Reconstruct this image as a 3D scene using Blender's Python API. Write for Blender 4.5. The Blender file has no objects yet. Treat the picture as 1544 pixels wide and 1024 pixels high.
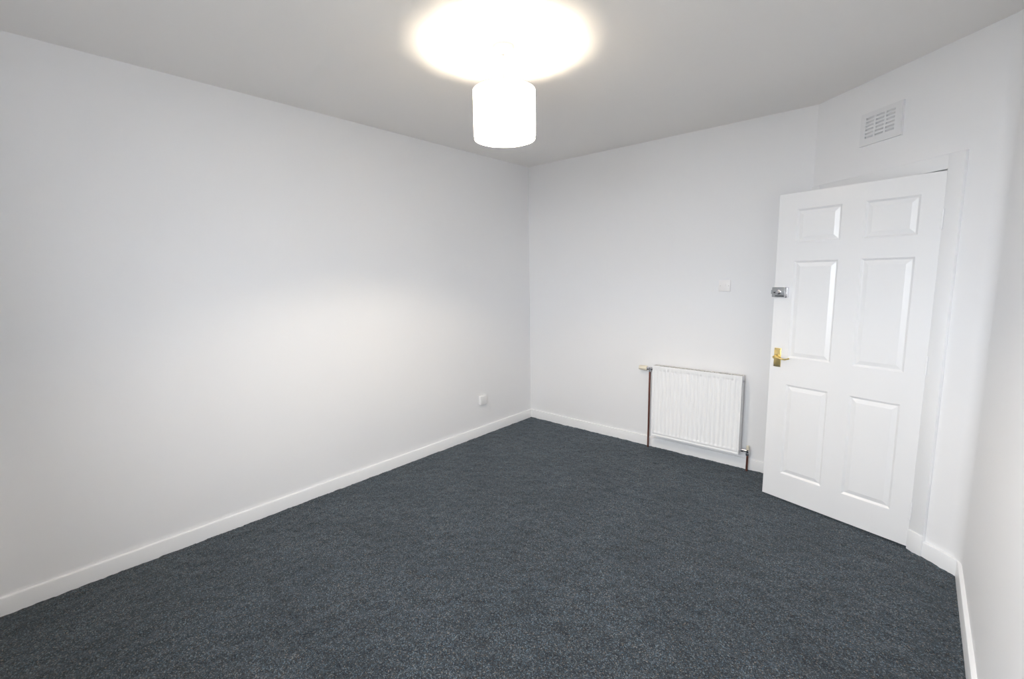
import bpy, bmesh, math, random
from mathutils import Vector, Matrix, noise

random.seed(7)
scene = bpy.context.scene
R = math.radians

# ------------------------------------------------------------------ camera
# metres; origin = floor in the back-left corner, x along the back wall,
# y towards the back wall (room lies at y < 0), z up
CAM = Vector((3.0648, -3.7519, 1.5129))
YAW, PITCH, ROLL, FPX = R(41.525), R(-7.838), R(-0.924), 693.22
cam_data = bpy.data.cameras.new('camera')
cam_data.sensor_fit = 'HORIZONTAL'
cam_data.sensor_width = 36.0
cam_data.lens = FPX / 1544.0 * 36.0
cam_data.clip_start = 0.02
cam = bpy.data.objects.new('camera', cam_data)
scene.collection.objects.link(cam)
fwd = Vector((-math.sin(YAW) * math.cos(PITCH), math.cos(YAW) * math.cos(PITCH), math.sin(PITCH)))
rgt = Vector((math.cos(YAW), math.sin(YAW), 0))
upv = rgt.cross(fwd)
rr = rgt * math.cos(ROLL) + upv * math.sin(ROLL)
uu = upv * math.cos(ROLL) - rgt * math.sin(ROLL)
cam.matrix_world = Matrix(((rr.x, uu.x, -fwd.x, CAM.x), (rr.y, uu.y, -fwd.y, CAM.y),
                           (rr.z, uu.z, -fwd.z, CAM.z), (0, 0, 0, 1)))
scene.camera = cam

# ------------------------------------------------------------------ sky, light, exposure
SKY_STRENGTH = 15.5
BULB_STRENGTH = 1800.0
world = bpy.data.worlds.new('overcast_sky')
scene.world = world
world.use_nodes = True
bg = world.node_tree.nodes['Background']
bg.inputs['Color'].default_value = (0.92, 0.925, 1.0, 1)
bg.inputs['Strength'].default_value = SKY_STRENGTH

scene.view_settings.view_transform = 'Standard'
scene.view_settings.look = 'None'
scene.view_settings.exposure = 0.23
scene.view_settings.gamma = 1.0
scene.view_settings.use_curve_mapping = False
scene.cycles.use_denoising = True
scene.cycles.max_bounces = 14
scene.cycles.diffuse_bounces = 12
scene.cycles.transmission_bounces = 8
scene.cycles.transparent_max_bounces = 12
scene.cycles.sample_clamp_indirect = 8.0

# room
H = 2.60
YF = -3.98                  # wall with the window, behind the camera
XD, XR = 2.4724, 3.3235     # where the angled wall starts / the right wall
D0, D1 = Vector((XD, 0, 0)), Vector((XR, -0.7258, 0))
EW = (D1 - D0).normalized()                 # along the angled wall
NW = Vector((EW.y, -EW.x, 0))               # out of the angled wall into the room
LW = (D1 - D0).length
WIN = (1.70, 3.10, 0.92, 2.32)              # x0 x1 z0 z1

# sky portal in the window opening (guides sampling, gives no light itself)
pl = bpy.data.lights.new('window_daylight', 'AREA')
pl.shape = 'RECTANGLE'
pl.size, pl.size_y = WIN[1] - WIN[0], WIN[3] - WIN[2]
pl.cycles.is_portal = True
po = bpy.data.objects.new('window_daylight', pl)
po.location = ((WIN[0] + WIN[1]) / 2, YF - 0.14, (WIN[2] + WIN[3]) / 2)
po.rotation_euler = (R(90), 0, 0)
scene.collection.objects.link(po)

# ------------------------------------------------------------------ materials
def mat(name, color, rough=0.5, metal=0.0, spec=0.5, bump=None, vary=0.0, vscale=3.0):
    m = bpy.data.materials.new(name)
    m.use_nodes = True
    nt = m.node_tree
    b = nt.nodes['Principled BSDF']
    b.inputs['Base Color'].default_value = (*color, 1)
    b.inputs['Roughness'].default_value = rough
    b.inputs['Metallic'].default_value = metal
    b.inputs['Specular IOR Level'].default_value = spec
    tc = nt.nodes.new('ShaderNodeTexCoord')
    if vary:
        n = nt.nodes.new('ShaderNodeTexNoise')
        n.inputs['Scale'].default_value = vscale
        n.inputs['Detail'].default_value = 4
        nt.links.new(tc.outputs['Object'], n.inputs['Vector'])
        mx = nt.nodes.new('ShaderNodeMix')
        mx.data_type = 'RGBA'
        mx.inputs[6].default_value = (*[c * (1 - vary) for c in color], 1)
        mx.inputs[7].default_value = (*[min(1, c * (1 + vary)) for c in color], 1)
        nt.links.new(n.outputs['Fac'], mx.inputs[0])
        nt.links.new(mx.outputs[2], b.inputs['Base Color'])
    if bump:
        prev = None
        for sc_, st, di in bump:
            n = nt.nodes.new('ShaderNodeTexNoise')
            n.inputs['Scale'].default_value = sc_
            n.inputs['Detail'].default_value = 3
            nt.links.new(tc.outputs['Object'], n.inputs['Vector'])
            bp = nt.nodes.new('ShaderNodeBump')
            bp.inputs['Strength'].default_value = st
            bp.inputs['Distance'].default_value = di
            nt.links.new(n.outputs['Fac'], bp.inputs['Height'])
            if prev:
                nt.links.new(prev.outputs['Normal'], bp.inputs['Normal'])
            prev = bp
        nt.links.new(prev.outputs['Normal'], b.inputs['Normal'])
    return m

M = {}
M['wall'] = mat('wall_paint', (0.86, 0.858, 0.865), 0.6, spec=0.3, bump=[(2.2, 0.12, 0.02), (260, 0.05, 0.001)])
M['ceiling'] = mat('ceiling_paint', (0.89, 0.87, 0.85), 0.85, spec=0.15, bump=[(1.6, 0.08, 0.02)])
M['gloss'] = mat('white_gloss_paint', (0.87, 0.87, 0.875), 0.28, bump=[(30, 0.04, 0.002)])
M['door'] = mat('white_door_paint', (0.84, 0.838, 0.842), 0.27, bump=[(90, 0.03, 0.001)])
M['rad'] = mat('white_radiator_enamel', (0.96, 0.96, 0.96), 0.22)
M['grille'] = mat('radiator_grille_paint', (0.70, 0.68, 0.65), 0.4)
M['cream'] = mat('cream_plastic', (0.80, 0.74, 0.60), 0.4)
M['plastic'] = mat('white_plastic', (0.89, 0.865, 0.855), 0.35)
M['plastic_w'] = mat('bright_white_plastic', (0.85, 0.85, 0.85), 0.35)
M['vent'] = mat('painted_vent_plastic', (0.80, 0.80, 0.81), 0.45)
M['chrome'] = mat('chrome', (0.75, 0.75, 0.78), 0.12, metal=1.0)
M['steel'] = mat('grey_steel', (0.42, 0.44, 0.46), 0.35, metal=0.85)
M['dark'] = mat('dark_metal', (0.08, 0.08, 0.09), 0.45, metal=0.6)
M['copper'] = mat('aged_copper', (0.22, 0.09, 0.07), 0.38, metal=0.75, vary=0.35, vscale=18)
M['brass'] = mat('polished_brass', (0.86, 0.68, 0.30), 0.32, metal=1.0)
M['upvc'] = mat('window_upvc', (0.85, 0.86, 0.87), 0.35)
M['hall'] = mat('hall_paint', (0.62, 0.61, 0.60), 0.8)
M['ground'] = mat('street_ground', (0.16, 0.165, 0.16), 0.9, vary=0.3, vscale=0.4)

def carpet_mat():
    m = bpy.data.materials.new('charcoal_carpet')
    m.use_nodes = True
    nt = m.node_tree
    b = nt.nodes['Principled BSDF']
    b.inputs['Roughness'].default_value = 0.95
    b.inputs['Specular IOR Level'].default_value = 0.1
    b.inputs['Sheen Weight'].default_value = 0.25
    b.inputs['Sheen Roughness'].default_value = 0.45
    b.inputs['Sheen Tint'].default_value = (0.75, 0.88, 1.0, 1)
    tc = nt.nodes.new('ShaderNodeTexCoord')
    def ns(scale, detail, rough=0.5):
        n = nt.nodes.new('ShaderNodeTexNoise')
        n.inputs['Scale'].default_value = scale
        n.inputs['Detail'].default_value = detail
        n.inputs['Roughness'].default_value = rough
        nt.links.new(tc.outputs['Object'], n.inputs['Vector'])
        return n
    def ramp(n, stops, out='Fac'):
        r = nt.nodes.new('ShaderNodeValToRGB')
        el = r.color_ramp.elements
        while len(el) < len(stops):
            el.new(0.5)
        for e, (p, c) in zip(el, stops):
            e.position = p
            e.color = (*c, 1)
        nt.links.new(n.outputs[out], r.inputs['Fac'])
        return r
    def mix(kind, fac, a, bb):
        mx = nt.nodes.new('ShaderNodeMix')
        mx.data_type = 'RGBA'
        mx.blend_type = kind
        if isinstance(fac, float):
            mx.inputs[0].default_value = fac
        else:
            nt.links.new(fac, mx.inputs[0])
        nt.links.new(a, mx.inputs[6])
        nt.links.new(bb, mx.inputs[7])
        return mx
    # twisted yarn: every tuft a shade of its own, from near black to grey-blue and taupe
    v = nt.nodes.new('ShaderNodeTexVoronoi')
    v.inputs['Scale'].default_value = 260
    nt.links.new(tc.outputs['Object'], v.inputs['Vector'])
    sep = nt.nodes.new('ShaderNodeSeparateColor')
    nt.links.new(v.outputs['Color'], sep.inputs['Color'])
    r1 = ramp(sep, [(0.0, (0.010, 0.011, 0.013)), (0.45, (0.030, 0.033, 0.036)),
                    (0.80, (0.062, 0.069, 0.077)), (1.0, (0.17, 0.18, 0.185))], 'Red')
    r2 = ramp(sep, [(0.0, (0.68, 0.98, 1.20)), (0.5, (0.92, 1.0, 1.06)), (0.8, (1.05, 1.0, 0.95)), (1.0, (1.40, 1.0, 0.74))], 'Green')
    c = mix('MULTIPLY', 1.0, r1.outputs['Color'], r2.outputs['Color'])
    big = ns(3.2, 5, 0.6)
    r3 = ramp(big, [(0.32, (0.80, 0.80, 0.80)), (0.68, (1.16, 1.16, 1.16))])
    c = mix('MULTIPLY', 1.0, c.outputs[2], r3.outputs['Color'])
    nt.links.new(c.outputs[2], b.inputs['Base Color'])
    fine = ns(420, 3, 0.6)
    bp = nt.nodes.new('ShaderNodeBump')
    bp.inputs['Strength'].default_value = 0.6
    bp.inputs['Distance'].default_value = 0.004
    nt.links.new(fine.outputs['Fac'], bp.inputs['Height'])
    nt.links.new(bp.outputs['Normal'], b.inputs['Normal'])
    return m
M['carpet'] = carpet_mat()

def shade_mat():
    m = bpy.data.materials.new('white_fabric_shade')
    m.use_nodes = True
    nt = m.node_tree
    nt.nodes.remove(nt.nodes['Principled BSDF'])
    out = nt.nodes['Material Output']
    d = nt.nodes.new('ShaderNodeBsdfDiffuse')
    d.inputs['Color'].default_value = (0.88, 0.86, 0.82, 1)
    t = nt.nodes.new('ShaderNodeBsdfTranslucent')
    t.inputs['Color'].default_value = (0.96, 0.92, 0.86, 1)
    mx = nt.nodes.new('ShaderNodeMixShader')
    mx.inputs[0].default_value = 0.78
    tc = nt.nodes.new('ShaderNodeTexCoord')
    n = nt.nodes.new('ShaderNodeTexNoise')
    n.inputs['Scale'].default_value = 300
    nt.links.new(tc.outputs['Object'], n.inputs['Vector'])
    bp = nt.nodes.new('ShaderNodeBump')
    bp.inputs['Strength'].default_value = 0.1
    bp.inputs['Distance'].default_value = 0.001
    nt.links.new(n.outputs['Fac'], bp.inputs['Height'])
    nt.links.new(bp.outputs['Normal'], d.inputs['Normal'])
    nt.links.new(d.outputs[0], mx.inputs[1])
    nt.links.new(t.outputs[0], mx.inputs[2])
    nt.links.new(mx.outputs[0], out.inputs['Surface'])
    return m
M['shade'] = shade_mat()

def bulb_mat():
    m = bpy.data.materials.new('glowing_bulb')
    m.use_nodes = True
    nt = m.node_tree
    nt.nodes.remove(nt.nodes['Principled BSDF'])
    e = nt.nodes.new('ShaderNodeEmission')
    e.inputs['Color'].default_value = (1.0, 0.855, 0.66, 1)
    e.inputs['Strength'].default_value = BULB_STRENGTH
    nt.links.new(e.outputs[0], nt.nodes['Material Output'].inputs['Surface'])
    return m
M['bulb'] = bulb_mat()

def glass_mat():
    m = bpy.data.materials.new('window_glass')
    m.use_nodes = True
    nt = m.node_tree
    nt.nodes.remove(nt.nodes['Principled BSDF'])
    t = nt.nodes.new('ShaderNodeBsdfTransparent')
    t.inputs['Color'].default_value = (0.95, 0.97, 0.96, 1)
    g = nt.nodes.new('ShaderNodeBsdfGlossy')
    g.inputs['Roughness'].default_value = 0.02
    mx = nt.nodes.new('ShaderNodeMixShader')
    mx.inputs[0].default_value = 0.06
    nt.links.new(t.outputs[0], mx.inputs[1])
    nt.links.new(g.outputs[0], mx.inputs[2])
    nt.links.new(mx.outputs[0], nt.nodes['Material Output'].inputs['Surface'])
    return m
M['glass'] = glass_mat()

# ------------------------------------------------------------------ helpers
def link(name, bm, m, parent=None, smooth=None, frame=None):
    """one mesh object; frame = Matrix placing the mesh's local axes"""
    me = bpy.data.meshes.new(name)
    bmesh.ops.recalc_face_normals(bm, faces=bm.faces)
    bm.to_mesh(me)
    bm.free()
    me.materials.append(M[m])
    o = bpy.data.objects.new(name, me)
    scene.collection.objects.link(o)
    if smooth is not None:
        me.polygons.foreach_set('use_smooth', [True] * len(me.polygons))
        me.set_sharp_from_angle(angle=R(smooth))
    if parent:
        o.parent = parent
    if frame is not None:
        o.matrix_local = frame
    return o

def tag(o, label=None, cat=None, group=None, kind=None):
    if label: o['label'] = label
    if cat: o['category'] = cat
    if group: o['group'] = group
    if kind: o['kind'] = kind
    return o

def empty(name, matrix):
    o = bpy.data.objects.new(name, None)
    o.empty_display_size = 0.1
    scene.collection.objects.link(o)
    o.matrix_world = matrix
    return o

def box(bm, x0, x1, y0, y1, z0, z1, bevel=0.0, seg=2):
    vs = [bm.verts.new((x, y, z)) for x in (x0, x1) for y in (y0, y1) for z in (z0, z1)]
    idx = [(0, 1, 3, 2), (4, 6, 7, 5), (0, 4, 5, 1), (2, 3, 7, 6), (0, 2, 6, 4), (1, 5, 7, 3)]
    fs = [bm.faces.new([vs[i] for i in f]) for f in idx]
    if bevel:
        es = list({e for f in fs for e in f.edges})
        bmesh.ops.bevel(bm, geom=es, offset=bevel, segments=seg, affect='EDGES', profile=0.5)
    return bm

def nbox(*a, **k):
    return box(bmesh.new(), *a, **k)

def prism(bm, pts, z0, z1):
    lo = [bm.verts.new((p[0], p[1], z0)) for p in pts]
    hi = [bm.verts.new((p[0], p[1], z1)) for p in pts]
    n = len(pts)
    bm.faces.new(lo[::-1])
    bm.faces.new(hi)
    for i in range(n):
        bm.faces.new((lo[i], lo[(i + 1) % n], hi[(i + 1) % n], hi[i]))
    return bm

def lathe(bm, prof, axis='Z', at=(0, 0, 0), seg=24, cap=True):
    """prof = [(radius, height)...] revolved about an axis through 'at'"""
    at = Vector(at)
    def put(r, h, a):
        c, s = r * math.cos(a), r * math.sin(a)
        v = {'Z': (c, s, h), 'X': (h, c, s), 'Y': (s, h, c)}[axis]
        return at + Vector(v)
    rings = [[bm.verts.new(put(r, h, 2 * math.pi * i / seg)) for i in range(seg)] for r, h in prof]
    for a, b in zip(rings, rings[1:]):
        for i in range(seg):
            bm.faces.new((a[i], a[(i + 1) % seg], b[(i + 1) % seg], b[i]))
    if cap:
        bm.faces.new(rings[0][::-1])
        bm.faces.new(rings[-1])
    return bm

def tube(bm, path, r, seg=12):
    path = [Vector(p) for p in path]
    rings = []
    for i, p in enumerate(path):
        d = (path[min(i + 1, len(path) - 1)] - path[max(i - 1, 0)]).normalized()
        ref = Vector((0, 0, 1)) if abs(d.z) < 0.9 else Vector((1, 0, 0))
        a = d.cross(ref).normalized()
        b = d.cross(a)
        ri = r[i] if isinstance(r, (list, tuple)) else r
        rings.append([bm.verts.new(p + a * ri * math.cos(2 * math.pi * k / seg) + b * ri * math.sin(2 * math.pi * k / seg)) for k in range(seg)])
    for a, b in zip(rings, rings[1:]):
        for i in range(seg):
            bm.faces.new((a[i], a[(i + 1) % seg], b[(i + 1) % seg], b[i]))
    bm.faces.new(rings[0][::-1])
    bm.faces.new(rings[-1])
    return bm

def basis(x, y, z, o):
    return Matrix(((x.x, y.x, z.x, o.x), (x.y, y.y, z.y, o.y), (x.z, y.z, z.z, o.z), (0, 0, 0, 1)))

Z = Vector((0, 0, 1))
WALLF = basis(EW, NW, Z, D0)      # angled wall: local x along the wall, y into the room

# ------------------------------------------------------------------ the room
TH = 0.14
tag(link('wall_left', prism(bmesh.new(), [(0, YF), (0, 0), (-TH, TH), (-TH, YF - TH)], -0.02, H + 0.1), 'wall'),
    'long plain pale grey wall with the small white outlet', 'wall', kind='structure')
dj = (XD + 0.055, TH)
tag(link('wall_back', prism(bmesh.new(), [(0, 0), (XD, 0), dj, (-TH, TH)], -0.02, H + 0.1), 'wall'),
    'pale grey wall behind the radiator and light switch', 'wall', kind='structure')

# angled wall with the door opening (local frame)
OP0, OP1, OPZ = 0.050, 0.900, 2.030
bm = bmesh.new()
box(bm, 0.0, OP0, -TH, 0, -0.02, H + 0.1)
box(bm, OP1, LW, -TH, 0, -0.02, H + 0.1)
box(bm, OP0, OP1, -TH, 0, OPZ, H + 0.1)
bmesh.ops.remove_doubles(bm, verts=bm.verts, dist=1e-5)
tag(link('wall_angled', bm, 'wall', frame=WALLF), 'narrow angled pale grey wall around the open door, below the vent', 'wall', kind='structure')

# right wall, its plaster softly rounded into the angled wall
rad = 0.12
d_in, d_out = -EW, Vector((0, -1, 0))
half = math.acos(max(-1, min(1, d_in.dot(d_out)))) / 2
tl = rad / math.tan(half)
cdir = (d_in + d_out).normalized()
cc = D1 + cdir * (rad / math.sin(half))
p0, p1 = D1 + d_in * tl, D1 + d_out * tl
a0 = math.atan2(p0.y - cc.y, p0.x - cc.x)
a1 = math.atan2(p1.y - cc.y, p1.x - cc.x)
arc = [(cc.x + rad * math.cos(a0 + (a1 - a0) * i / 12), cc.y + rad * math.sin(a0 + (a1 - a0) * i / 12)) for i in range(13)]
poly = arc + [(XR, YF), (XR + TH, YF - TH), (XR + TH, D1.y + 0.065), (D1.x, D1.y)]
tag(link('wall_right', prism(bmesh.new(), poly, -0.02, H + 0.1), 'wall', smooth=12),
    'plain pale grey side wall running from the angled door wall', 'wall', kind='structure')

# window wall behind the camera
bm = bmesh.new()
x0, x1, z0, z1 = WIN
box(bm, 0, x0, YF - TH, YF, -0.02, H + 0.1)
box(bm, x1, XR, YF - TH, YF, -0.02, H + 0.1)
box(bm, x0, x1, YF - TH, YF, -0.02, z0)
box(bm, x0, x1, YF - TH, YF, z1, H + 0.1)
bmesh.ops.remove_doubles(bm, verts=bm.verts, dist=1e-5)
tag(link('wall_front', bm, 'wall'), 'pale wall holding the wide window', 'wall', kind='structure')

bm = bmesh.new()
prism(bm, [(0, YF), (XR, YF), (XR, D1.y), (XD, 0), (0, 0)], H, H + 0.1)
tag(link('ceiling', bm, 'ceiling'), 'plain off-white ceiling above the pendant lamp', 'ceiling', kind='structure')

# carpet: real pile relief, a slightly wavy surface
bm = bmesh.new()
st = 0.011
nx, ny = int((XR + 0.03) / st) + 1, int((0.03 - YF) / st) + 1
rows = []
for j in range(ny + 1):
    y = 0.014 - j * st
    row = []
    for i in range(nx + 1):
        x = -0.014 + i * st
        if (Vector((x, y, 0)) - D0).dot(NW) < -0.15:
            row.append(None)
            continue
        p = Vector((x, y, 0))
        zz = 0.0035 * noise.noise(p * 14) + 0.0026 * noise.noise(p * 45) + random.uniform(-0.0013, 0.0013)
        row.append(bm.verts.new((x + random.uniform(-.003, .003), y + random.uniform(-.003, .003), zz)))
    rows.append(row)
for j in range(ny):
    for i in range(nx):
        q = (rows[j][i], rows[j + 1][i], rows[j + 1][i + 1], rows[j][i + 1])
        if None not in q:
            bm.faces.new(q)
tag(link('floor', bm, 'carpet', smooth=180), 'dark charcoal speckled carpet covering the whole floor', 'carpet', kind='structure')

# skirting boards: rounded top edge, mitred at the corners
SK, ST = 0.084, 0.016
corners = [Vector((0, YF, 0)), Vector((0, 0, 0)), D0, D1, Vector((XR, YF, 0))]
normals = []
for a, b in zip(corners, corners[1:]):
    d = (b - a).normalized()
    normals.append(Vector((d.y, -d.x, 0)))
def offs(i, off):
    """corner i moved into the room by off from both of its walls"""
    if i == 0: return corners[0] + normals[0] * off
    if i == len(corners) - 1: return corners[-1] + normals[-1] * off
    n1, n2 = normals[i - 1], normals[i]
    return corners[i] + (n1 + n2) * (off / (1 + n1.dot(n2)))
def skirting(name, i, label, start=None, h=SK, t=ST):
    prof = [(0, -0.012), (t, -0.012), (t, h - 0.006), (t - 0.0018, h - 0.0018), (t - 0.006, h), (0, h)]
    bm = bmesh.new()
    ends = []
    for k in (i, i + 1):
        ring = []
        for off, z in prof:
            p = offs(k, off)
            if k == i and start is not None:
                p = corners[i] + (corners[i + 1] - corners[i]).normalized() * start + normals[i] * off
            ring.append(bm.verts.new((p.x, p.y, z)))
        ends.append(ring)
    a, b = ends
    n = len(prof)
    for k in range(n):
        bm.faces.new((a[k], a[(k + 1) % n], b[(k + 1) % n], b[k]))
    bm.faces.new(a[::-1])
    bm.faces.new(b)
    return tag(link(name, bm, 'gloss', smooth=40), label, 'skirting board', kind='structure')
skirting('baseboard_left', 0, 'long white skirting board along the wall with the outlet')
skirting('baseboard_back', 1, 'white skirting board running behind the radiator')
skirting('baseboard_angled', 2, 'short white skirting board beside the door frame', start=0.9425)
skirting('baseboard_right', 3, 'white skirting board along the side wall, starting at the angled wall')

# window behind the camera
bm = bmesh.new()
yf0, yf1 = YF - 0.11, YF - 0.05
f = 0.055
box(bm, x0, x0 + f, yf0, yf1, z0, z1); box(bm, x1 - f, x1, yf0, yf1, z0, z1)
box(bm, x0 + f, x1 - f, yf0, yf1, z0, z0 + f); box(bm, x0 + f, x1 - f, yf0, yf1, z1 - f, z1)
win = tag(link('window_1', bm, 'upvc'), 'wide white framed window with two panes', 'window', kind='structure')
xm = (x0 + x1) / 2
link('mullion', nbox(xm - 0.035, xm + 0.035, yf0, yf1, z0 + f, z1 - f), 'upvc', win)
for a, b in ((x0 + f, xm - 0.035), (xm + 0.035, x1 - f)):
    link('pane', nbox(a, b, yf0 + 0.028, yf0 + 0.032, z0 + f, z1 - f), 'glass', win)
link('window_sill', nbox(x0 - 0.05, x1 + 0.05, YF - 0.045, YF + 0.06, z0 - 0.03, z0, bevel=0.005), 'gloss', win)

# street far below the window, seen only by the daylight
tag(link('ground_outside', nbox(-40, 40, -70, YF - 1.0, -3.6, -3.5), 'ground'), 'grey street ground outside the window', 'ground', kind='structure')

# hallway behind the door, in the frame of the angled wall
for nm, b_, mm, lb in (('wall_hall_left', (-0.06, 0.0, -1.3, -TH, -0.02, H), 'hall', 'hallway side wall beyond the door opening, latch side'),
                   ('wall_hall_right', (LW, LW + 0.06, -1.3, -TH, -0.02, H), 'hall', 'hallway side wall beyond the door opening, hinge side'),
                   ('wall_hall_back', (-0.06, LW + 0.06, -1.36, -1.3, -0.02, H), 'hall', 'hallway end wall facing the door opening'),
                   ('floor_hall', (-0.06, LW + 0.06, -1.36, -0.145, -0.06, -0.012), 'carpet', 'dark hallway carpet beyond the door opening'),
                   ('ceiling_hall', (-0.06, LW + 0.06, -1.36, -TH, H, H + 0.06), 'ceiling', 'hallway ceiling beyond the door opening')):
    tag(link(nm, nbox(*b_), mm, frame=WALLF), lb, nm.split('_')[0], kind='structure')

# ------------------------------------------------------------------ door frame
tr = empty('trim_1', WALLF)
tag(tr, 'white painted door frame with flat architrave on the angled wall', 'door frame', kind='structure')
AI0, AI1, AZ = 0.074, 0.8755, 2.001
link('architrave_post', nbox(0.866, 0.9435, 0, 0.018, 0.113, 2.0725, bevel=0.003), 'gloss', tr, smooth=40)
link('architrave_post', nbox(0.006, AI0, 0, 0.018, 0.0, 2.0725, bevel=0.003), 'gloss', tr, smooth=40)
link('architrave_head', nbox(AI0 - 0.001, 0.874, 0, 0.0175, AZ, 2.0725, bevel=0.003), 'gloss', tr, smooth=40)
link('plinth_block', nbox(0.868, 0.9445, 0, 0.024, -0.012, 0.113, bevel=0.003), 'gloss', tr, smooth=40)
link('door_lining', nbox(AI1, OP1, -TH, -0.0005, -0.012, OPZ), 'gloss', tr)
link('door_lining', nbox(OP0, AI0 + 0.004, -TH, -0.0005, -0.012, OPZ), 'gloss', tr)
link('door_lining', nbox(AI0 + 0.004, AI1, -TH, -0.0005, AZ + 0.004, OPZ), 'gloss', tr)
link('door_stop', nbox(AI1 - 0.012, AI1, -0.085, -0.045, 0.0, AZ + 0.004), 'gloss', tr)
link('door_stop', nbox(AI0 + 0.004, AI0 + 0.016, -0.085, -0.045, 0.0, AZ + 0.004), 'gloss', tr)
link('door_stop', nbox(AI0 + 0.016, AI1 - 0.012, -0.085, -0.045, AZ - 0.008, AZ + 0.004), 'gloss', tr)

# ------------------------------------------------------------------ door, 25 degrees ajar
DW, DH, DT, DZ = 0.7925, 1.981, 0.035, 0.012
OPEN = R(25.17)
hinge = D0 + EW * 0.8702 + NW * 0.02
ex = (Matrix.Rotation(-OPEN, 3, 'Z') @ (-EW)) if (Matrix.Rotation(-OPEN, 3, 'Z') @ (-EW)).dot(NW) > 0 else (Matrix.Rotation(OPEN, 3, 'Z') @ (-EW))
ny_ = Vector((-ex.y, ex.x, 0))
if ny_.dot(CAM - hinge) < 0: ny_ = -ny_
# local x from hinge to free edge, y out of the room face
DOORF = basis(ex, ny_, Z, hinge)
xs = [0, 0.090, 0.329, 0.441, 0.684, DW]
zs = [DZ, 0.186, 0.790, 0.966, 1.579, 1.690, 1.893, DZ + DH]
bm = bmesh.new()
grid = {}
def gv(i, j, y):
    k = (i, j, y)
    if k not in grid: grid[k] = bm.verts.new((xs[i], y, zs[j]))
    return grid[k]
holes = [(i, j) for i in (1, 3) for j in (1, 3, 5)]
for i in range(len(xs) - 1):
    for j in range(len(zs) - 1):
        if (i, j) in holes: 
            for (a, b) in (((i, j), (i + 1, j)), ((i + 1, j), (i + 1, j + 1)), ((i + 1, j + 1), (i, j + 1)), ((i, j + 1), (i, j))):
                bm.faces.new((gv(*a, 0), gv(*b, 0), gv(*b, -DT), gv(*a, -DT)))
            continue
        bm.faces.new([gv(a, b, 0) for a, b in ((i, j), (i + 1, j), (i + 1, j + 1), (i, j + 1))])
        bm.faces.new([gv(a, b, -DT) for a, b in ((i, j), (i, j + 1), (i + 1, j + 1), (i + 1, j))])
n1, n2 = len(xs) - 1, len(zs) - 1
for i in range(n1):
    for j in (0, n2):
        bm.faces.new((gv(i, j, 0), gv(i + 1, j, 0), gv(i + 1, j, -DT), gv(i, j, -DT)))
for j in range(n2):
    for i in (0, n1):
        bm.faces.new((gv(i, j, 0), gv(i, j + 1, 0), gv(i, j + 1, -DT), gv(i, j, -DT)))
door = link('door_1', bm, 'door', frame=DOORF)
tag(door, 'white six-panel door standing ajar, with a brass handle and grey latch', 'door', kind='structure')

def door_panel(i, j):
    X0, X1, Z0, Z1 = xs[i], xs[i + 1], zs[j], zs[j + 1]
    bm = bmesh.new()
    # moulding: steep slope down, then a long bevel rising to the raised field
    prof = [(0.0, 0.0), (0.0015, 0.0010), (0.0105, 0.0084), (0.0130, 0.0088), (0.0345, 0.0022), (0.0360, 0.0018)]
    for side in (0, 1):
        rings = []
        for ins, dep in prof:
            y = -dep if side == 0 else -DT + dep
            rings.append([bm.verts.new(v) for v in ((X0 + ins, y, Z0 + ins), (X1 - ins, y, Z0 + ins), (X1 - ins, y, Z1 - ins), (X0 + ins, y, Z1 - ins))])
        for a, b in zip(rings, rings[1:]):
            for k in range(4):
                bm.faces.new((a[k], a[(k + 1) % 4], b[(k + 1) % 4], b[k]))
        bm.faces.new(rings[-1])
    # joined through its rim, so that the panel is solid
    n = len(bm.verts) // 2
    bm.verts.ensure_lookup_table()
    for k in range(4):
        bm.faces.new((bm.verts[k], bm.verts[(k + 1) % 4], bm.verts[n + (k + 1) % 4], bm.verts[n + k]))
    return link('panel', bm, 'door', door)
for i, j in holes:
    door_panel(i, j)

# night latch on the room face
lx0, lx1, lz0, lz1 = 0.703, 0.797, 1.353, 1.415
latch = link('night_latch', nbox(lx0, lx1, 0, 0.024, lz0, lz1, bevel=0.003), 'steel', door, smooth=40)
latch['label'] = 'grey steel night latch'
link('latch_rim', nbox(lx0 - 0.001, lx0 + 0.014, 0, 0.027, lz0 - 0.002, lz1 + 0.002, bevel=0.002), 'chrome', latch, smooth=40)
link('latch_edge_plate', nbox(DW, DW + 0.003, -0.030, 0.022, lz0, lz1, bevel=0.001), 'steel', latch)
link('latch_bolt', nbox(DW + 0.003, DW + 0.014, 0.002, 0.016, 1.372, 1.398, bevel=0.002), 'steel', latch)
bm = bmesh.new()
lathe(bm, [(0.015, 0.024), (0.0145, 0.031), (0.010, 0.033)], 'Y', (0.752, 0, 1.385), 24)
box(bm, 0.752 - 0.021, 0.752 + 0.010, 0.033, 0.044, 1.385 - 0.0045, 1.385 + 0.0045, bevel=0.002)
link('latch_knob', bm, 'chrome', latch, smooth=40)
link('snib_button', lathe(bmesh.new(), [(0.0045, 0.023), (0.0045, 0.030), (0.003, 0.031)], 'Y', (0.779, 0, 1.382), 14), 'dark', latch, smooth=40)
link('latch_slot', nbox(0.722, 0.775, 0.0235, 0.0247, 1.3585, 1.364), 'dark', latch)

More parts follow.
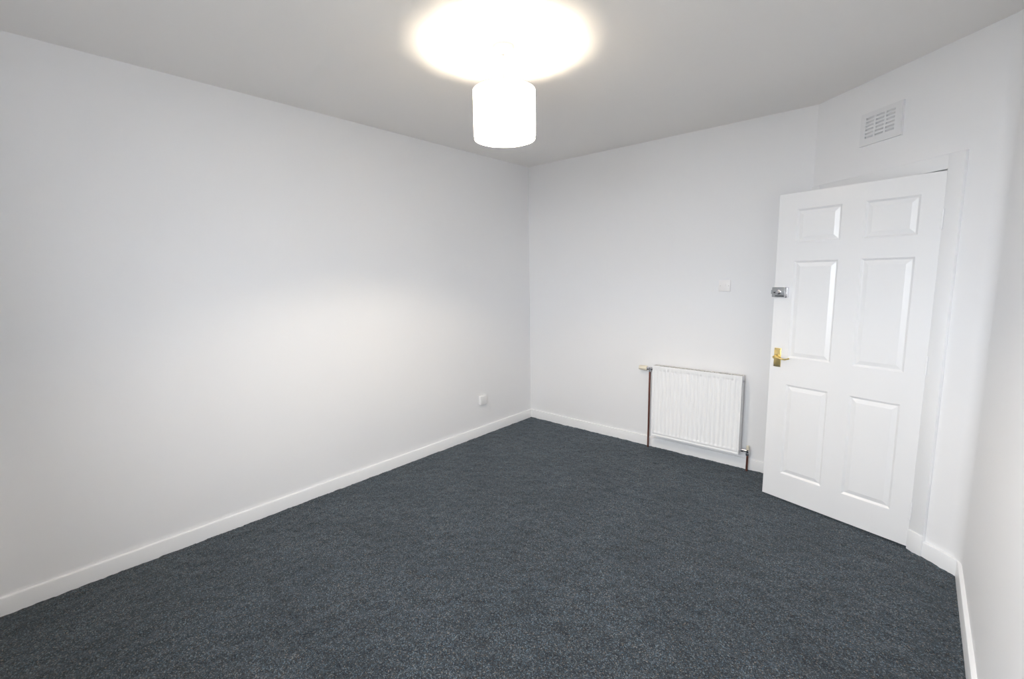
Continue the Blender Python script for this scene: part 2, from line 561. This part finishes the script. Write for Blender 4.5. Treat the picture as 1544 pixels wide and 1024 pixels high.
# brass lever handle on its backplate
px0, px1, pz0, pz1 = 0.7245, 0.7685, 0.898, 1.022
handle = link('door_handle', nbox(px0, px1, 0, 0.005, pz0, pz1, bevel=0.002), 'brass', door, smooth=40)
handle['label'] = 'polished brass lever handle on a rectangular plate'
pcx, lvz = (px0 + px1) / 2, 0.966
link('lever_boss', lathe(bmesh.new(), [(0.0125, 0.004), (0.0125, 0.010), (0.009, 0.013), (0.0085, 0.040), (0.0095, 0.050), (0.006, 0.054)], 'Y', (pcx, 0, lvz), 20), 'brass', handle, smooth=40)
path, rads = [], []
for k in range(17):
    s = k / 16
    # Victorian scroll lever: leaves the boss, dips and turns up at the end (towards the hinge)
    path.append((pcx + 0.004 - 0.095 * s, 0.046 - 0.004 * math.sin(s * math.pi), lvz + 0.004 - 0.012 * math.sin(s * math.pi * 0.8) + 0.010 * max(0, s - 0.75) * 2))
    rads.append(0.0072 - 0.0028 * s + (0.0015 if k == 16 else 0))
link('lever', tube(bmesh.new(), path, rads, 12), 'brass', handle, smooth=50)
for sx in (px0 + 0.008, px1 - 0.008):
    for sz in (pz0 + 0.008, pz1 - 0.008):
        link('screw', lathe(bmesh.new(), [(0.0032, 0.0045), (0.0030, 0.0062), (0.001, 0.0066)], 'Y', (sx, 0, sz), 10), 'steel', handle, smooth=40)
# hinges at the frame side
for hz in (0.22, 1.02, 1.76):
    link('hinge', lathe(bmesh.new(), [(0.0045, hz - 0.05), (0.0045, hz + 0.05)], 'Z', (-0.001, 0.0035, 0), 12), 'gloss', door, smooth=40)

# ------------------------------------------------------------------ radiator
RX0, RX1, RZ0, RZ1 = 1.4175, 2.122, 0.134, 0.744
RYF, RYB = -0.100, -0.036
rw = RX1 - RX0
radr = empty('radiator', Matrix.Translation(((RX0 + RX1) / 2, -0.05, 0)))
tag(radr, 'white panel radiator with vertical flutes under the light switch, fed by copper pipes', 'radiator')
INV = radr.matrix_world.inverted()
def rlink(name, bm, m, parent=None, smooth=None):
    bm.transform(INV)
    return link(name, bm, m, parent or radr, smooth)

# fluted front: 20 pressed channels with sloping ends inside a flat margin
pitch, n_fl = rw / 21.2, 20
c0 = RX0 + (rw - pitch * (n_fl - 1)) / 2
colx = [(RX0, 0.0), (RX0 + 0.0095, 0.0), (RX0 + 0.0115, -1.0), (RX0 + 0.0135, 0.0)]
for k in range(n_fl):
    c = c0 + k * pitch
    for dx, dd in ((-0.0125, 0.0), (-0.0085, 0.75), (-0.005, 1.0), (0.005, 1.0), (0.0085, 0.75), (0.0125, 0.0)):
        colx.append((c + dx, dd))
colx += [(RX1 - 0.0135, 0.0), (RX1 - 0.0115, -1.0), (RX1 - 0.0095, 0.0), (RX1, 0.0)]
rowz = [(RZ0, 0.0), (RZ0 + 0.0135, 0.0), (RZ0 + 0.0155, -1.0), (RZ0 + 0.0175, 0.0), (RZ0 + 0.032, 0.0), (RZ0 + 0.040, 0.8), (RZ0 + 0.046, 1.0), (RZ1 - 0.044, 1.0), (RZ1 - 0.039, 0.85), (RZ1 - 0.034, 0.0), (RZ1, 0.0)]
DEP = 0.0060
bm = bmesh.new()
def crease(x, a, z, b):
    # a pressed line round the fluted field (sides and bottom)
    inx = RX0 + 0.011 < x < RX1 - 0.011
    inz = z > RZ0 + 0.015
    return 0.0022 if (a < 0 and inz and z < RZ1 - 0.02) or (b < 0 and inx) else 0.0
vv = [[bm.verts.new((x, RYF + DEP * max(a, 0) * max(b, 0) + crease(x, a, z, b), z)) for x, a in colx] for z, b in rowz]
for j in range(len(rowz) - 1):
    for i in range(len(colx) - 1):
        bm.faces.new((vv[j][i], vv[j][i + 1], vv[j + 1][i + 1], vv[j + 1][i]))
# rolled rim going back
rim = [vv[0][i] for i in range(len(colx))] + [vv[j][-1] for j in range(1, len(rowz))] + \
      [vv[-1][i] for i in range(len(colx) - 2, -1, -1)] + [vv[j][0] for j in range(len(rowz) - 2, 0, -1)]
back = [bm.verts.new((v.co.x, RYF + 0.012, v.co.z)) for v in rim]
for k in range(len(rim)):
    bm.faces.new((rim[k], rim[(k + 1) % len(rim)], back[(k + 1) % len(rim)], back[k]))
bm.faces.new(back)
rlink('front_panel', bm, 'rad', smooth=50)
for s, xx in ((0, RX0 + 0.001), (1, RX1 - 0.0018)):
    rlink('side_panel', nbox(xx, xx + 0.0009, RYF + 0.012, RYB, RZ0 + 0.006, RZ1 - 0.002), 'rad')
rlink('convector', nbox(RX0 + 0.012, RX1 - 0.012, RYF + 0.014, RYB + 0.006, RZ0 + 0.03, RZ1 - 0.03), 'grille')
bm = bmesh.new()
gy0, gy1 = RYF + 0.014, RYB
box(bm, RX0 + 0.002, RX1 - 0.002, gy0, gy0 + 0.004, RZ1 - 0.010, RZ1 - 0.001)
box(bm, RX0 + 0.002, RX1 - 0.002, gy1 - 0.004, gy1, RZ1 - 0.010, RZ1 - 0.001)
ng = 36
for k in range(ng + 1):
    gx = RX0 + 0.002 + (rw - 0.008) * k / ng
    box(bm, gx, gx + 0.004, gy0 + 0.004, gy1 - 0.004, RZ1 - 0.009, RZ1 - 0.001)
rlink('top_grille', bm, 'grille')
for bx in (RX0 + 0.12, RX1 - 0.12):
    for bz in (RZ0 + 0.08, RZ1 - 0.10):
        rlink('wall_bracket', nbox(bx - 0.02, bx + 0.02, RYB, -0.001, bz, bz + 0.03), 'rad')
rlink('bleed_plug', lathe(bmesh.new(), [(0.010, RX1 - 0.001), (0.010, RX1 + 0.005), (0.004, RX1 + 0.006), (0.004, RX1 + 0.009)], 'X', (0, -0.066, 0.700), 16), 'chrome', smooth=40)

# thermostatic valve at the upper left
PX, PY, VZ = 1.3685, -0.045, 0.704
valve = rlink('thermostatic_valve', lathe(lathe(bmesh.new(), [(0.009, VZ - 0.030), (0.013, VZ - 0.028), (0.013, VZ - 0.014), (0.010, VZ - 0.012), (0.011, VZ + 0.012)], 'Z', (PX, PY, 0), 18),
              [(0.011, PX - 0.026), (0.014, PX - 0.024), (0.014, PX - 0.012), (0.009, PX - 0.010), (0.009, PX + 0.012), (0.014, PX + 0.014), (0.014, PX + 0.030), (0.008, PX + 0.032), (0.008, RX0 + 0.008)], 'X', (0, PY, VZ), 18), 'chrome', smooth=35)
valve['label'] = 'thermostatic radiator valve with cream head'
rlink('valve_head', lathe(bmesh.new(), [(0.013, PX - 0.098), (0.0185, PX - 0.095), (0.0205, PX - 0.080), (0.0215, PX - 0.040), (0.021, PX - 0.028), (0.016, PX - 0.024)], 'X', (0, PY, VZ), 20), 'cream', valve, smooth=35)
# lockshield valve at the lower right
QX, QY, QZ = 2.173, -0.046, 0.158
lock = rlink('lockshield_valve', lathe(lathe(bmesh.new(), [(0.009, QZ - 0.036), (0.0135, QZ - 0.034), (0.0135, QZ - 0.018), (0.010, QZ - 0.016), (0.0115, QZ + 0.012)], 'Z', (QX, QY, 0), 18),
             [(0.008, RX1 - 0.006), (0.008, RX1 + 0.006), (0.0155, RX1 + 0.008), (0.0155, RX1 + 0.024), (0.010, RX1 + 0.026), (0.010, QX + 0.010)], 'X', (0, QY, QZ), 18), 'chrome', smooth=35)
lock['label'] = 'chrome lockshield valve with small cream cap'
rlink('valve_cap', lathe(bmesh.new(), [(0.0115, QZ + 0.010), (0.0115, QZ + 0.030), (0.009, QZ + 0.042), (0.006, QZ + 0.044)], 'Z', (QX, QY, 0), 18), 'cream', lock, smooth=35)
p = rlink('copper_pipe', lathe(bmesh.new(), [(0.0078, -0.01), (0.0078, VZ - 0.024)], 'Z', (PX, PY, 0), 16), 'copper', smooth=40)
p['label'] = 'tall brown copper pipe'
p = rlink('copper_pipe', lathe(bmesh.new(), [(0.0078, -0.01), (0.0078, QZ - 0.030)], 'Z', (QX, QY, 0), 16), 'copper', smooth=40)
p['label'] = 'short reddish copper pipe'

# ------------------------------------------------------------------ light switch on the back wall
sw = empty('light_switch', Matrix.Translation((1.938, 0, 1.414)))
tag(sw, 'small square white light switch above the radiator', 'light switch')
def plate(bm, half, y1, bev):
    return box(bm, -half, half, y1, 0.0, -half, half, bevel=bev)
link('faceplate', plate(bmesh.new(), 0.043, -0.010, 0.003), 'plastic', sw, smooth=40)
bm = bmesh.new()
vs = [(-.009, -.0098, -.014), (.009, -.0098, -.014), (.009, -.0098, .014), (-.009, -.0098, .014),
      (-.009, -.0118, -.014), (.009, -.0118, -.014), (.009, -.0155, .014), (-.009, -.0155, .014)]
vs = [bm.verts.new(v) for v in vs]
for q in ((0, 1, 2, 3), (4, 5, 6, 7), (0, 1, 5, 4), (1, 2, 6, 5), (2, 3, 7, 6), (3, 0, 4, 7)):
    bm.faces.new([vs[k] for k in q])
link('rocker', bm, 'plastic', sw)
for sx in (-0.030, 0.030):
    link('screw', lathe(bmesh.new(), [(0.0038, -0.0108), (0.0038, -0.0098)], 'Y', (sx, 0, 0), 12), 'grille', sw)

# outlet on the left wall
so = empty('wall_outlet', Matrix.Translation((0, -0.738, 0.346)))
tag(so, 'small white square surface outlet low on the long wall', 'outlet')
link('back_box', nbox(0, 0.018, -0.042, 0.042, -0.042, 0.042, bevel=0.003), 'plastic_w', so, smooth=40)
link('faceplate', nbox(0.018, 0.026, -0.043, 0.043, -0.043, 0.043, bevel=0.003), 'plastic_w', so, smooth=40)

# ------------------------------------------------------------------ vent on the angled wall
VU, VZC, VW, VH, VT = 0.4745, 2.327, 0.254, 0.180, 0.014
ve = empty('wall_vent', WALLF @ Matrix.Translation((VU, 0, VZC)))
tag(ve, 'white plastic louvred vent with three columns of slots above the door', 'vent')
cu = [(-0.093, -0.042), (-0.0295, 0.0215), (0.034, 0.0855)]
rz = [0.057 - 0.0204 * k for k in range(6)]
sh = 0.0052
gx = sorted({-VW / 2, VW / 2, *[c for ab in cu for c in ab]})
gz = sorted({-VH / 2, VH / 2, *[r + s for r in rz for s in (-sh, sh)]})
bm = bmesh.new()
gvx = {}
def g2(i, j, y):
    if (i, j, y) not in gvx: gvx[i, j, y] = bm.verts.new((gx[i], y, gz[j]))
    return gvx[i, j, y]
def is_hole(i, j):
    mx, mz = (gx[i] + gx[i + 1]) / 2, (gz[j] + gz[j + 1]) / 2
    return any(a < mx < b for a, b in cu) and any(abs(mz - r) < sh for r in rz)
YP = VT - 0.004   # back of the slotted face
for i in range(len(gx) - 1):
    for j in range(len(gz) - 1):
        if is_hole(i, j):
            for (a, b) in (((i, j), (i + 1, j)), ((i + 1, j), (i + 1, j + 1)), ((i + 1, j + 1), (i, j + 1)), ((i, j + 1), (i, j))):
                bm.faces.new((g2(*a, VT), g2(*b, VT), g2(*b, YP), g2(*a, YP)))
            continue
        for y in (VT, YP):
            bm.faces.new([g2(a, b, y) for a, b in ((i, j), (i + 1, j), (i + 1, j + 1), (i, j + 1))])
n1, n2 = len(gx) - 1, len(gz) - 1
for i in range(n1):
    for j in (0, n2):
        bm.faces.new((g2(i, j, VT), g2(i + 1, j, VT), g2(i + 1, j, YP), g2(i, j, YP)))
for j in range(n2):
    for i in (0, n1):
        bm.faces.new((g2(i, j, VT), g2(i, j + 1, VT), g2(i, j + 1, YP), g2(i, j, YP)))
link('faceplate', bm, 'vent', ve)
bm = bmesh.new()
for a in ((-VW / 2, VW / 2, 0, YP, -VH / 2, -VH / 2 + 0.003), (-VW / 2, VW / 2, 0, YP, VH / 2 - 0.003, VH / 2),
          (-VW / 2, -VW / 2 + 0.003, 0, YP, -VH / 2 + 0.003, VH / 2 - 0.003), (VW / 2 - 0.003, VW / 2, 0, YP, -VH / 2 + 0.003, VH / 2 - 0.003)):
    box(bm, *a)
link('vent_box', bm, 'vent', ve)
slat_me = None
for a, b in cu:
    for r in rz:
        if slat_me is None or abs((b - a) - slat_w) > 1e-4:
            slat_w = b - a
            bm = bmesh.new()
            vs = [bm.verts.new(v) for v in ((-slat_w / 2, YP, sh), (slat_w / 2, YP, sh), (slat_w / 2, 0.001, -sh - 0.002), (-slat_w / 2, 0.001, -sh - 0.002),
                                            (-slat_w / 2, YP, sh + 0.0015), (slat_w / 2, YP, sh + 0.0015), (slat_w / 2, 0.001, -sh - 0.0005), (-slat_w / 2, 0.001, -sh - 0.0005))]
            for q in ((0, 1, 2, 3), (4, 5, 6, 7), (0, 1, 5, 4), (1, 2, 6, 5), (2, 3, 7, 6), (3, 0, 4, 7)):
                bm.faces.new([vs[k] for k in q])
            o = link('louvre', bm, 'vent', ve)
            slat_me = o.data
        else:
            o = bpy.data.objects.new('louvre', slat_me)
            scene.collection.objects.link(o)
            o.parent = ve
        o.location = ((a + b) / 2, 0, r)

# ------------------------------------------------------------------ pendant lamp
LX, LY = 1.482, -1.993
S0, S1, SR = 2.180, 2.400, 0.150
la = empty('pendant_lamp', Matrix.Translation((LX, LY, H)))
tag(la, 'lit white drum shade pendant lamp hanging from the ceiling', 'lamp')
def h_(z): return z - H
link('ceiling_rose', lathe(bmesh.new(), [(0.052, 0.0), (0.052, -0.008), (0.046, -0.022), (0.020, -0.030), (0.008, -0.036)], 'Z', (0, 0, 0), 32), 'plastic_w', la, smooth=40)
link('cord', lathe(bmesh.new(), [(0.0032, -0.034), (0.0032, h_(2.392))], 'Z', (0, 0, 0), 10), 'plastic_w', la, smooth=40)
link('lamp_holder', lathe(bmesh.new(), [(0.006, h_(2.40)), (0.015, h_(2.392)), (0.019, h_(2.375)), (0.019, h_(2.330)), (0.014, h_(2.326))], 'Z', (0, 0, 0), 24), 'plastic_w', la, smooth=40)
prof = [(0.010, h_(2.330))] + [(max(0.010, 0.0225 * math.sin(a)), h_(2.268) + 0.0225 * math.cos(a)) for a in [R(30 + 14 * k) for k in range(10)]] + [(0.005, h_(2.268) - 0.0222)]
link('bulb', lathe(bmesh.new(), prof, 'Z', (0, 0, 0), 16), 'bulb', la, smooth=60)
bm = bmesh.new()
lathe(bm, [(SR, h_(S0)), (SR, h_(S1))], 'Z', (0, 0, 0), 64, cap=False)
sh_ = link('shade', bm, 'shade', la, smooth=40)
for z in (S0, S1):
    bm = bmesh.new()
    pth = [(SR * math.cos(2 * math.pi * k / 48), SR * math.sin(2 * math.pi * k / 48), h_(z)) for k in range(49)]
    tube(bm, pth, 0.0022, 8)
    link('shade_ring', bm, 'plastic_w', sh_, smooth=50)
bm = bmesh.new()
for k in range(3):
    a = 2 * math.pi * k / 3 + 0.4
    tube(bm, [(0.018 * math.cos(a), 0.018 * math.sin(a), h_(2.352)), (0.06 * math.cos(a), 0.06 * math.sin(a), h_(2.352)), (0.148 * math.cos(a), 0.148 * math.sin(a), h_(S1 - 0.004))], 0.0018, 8)
link('shade_spider', bm, 'plastic_w', sh_, smooth=50)
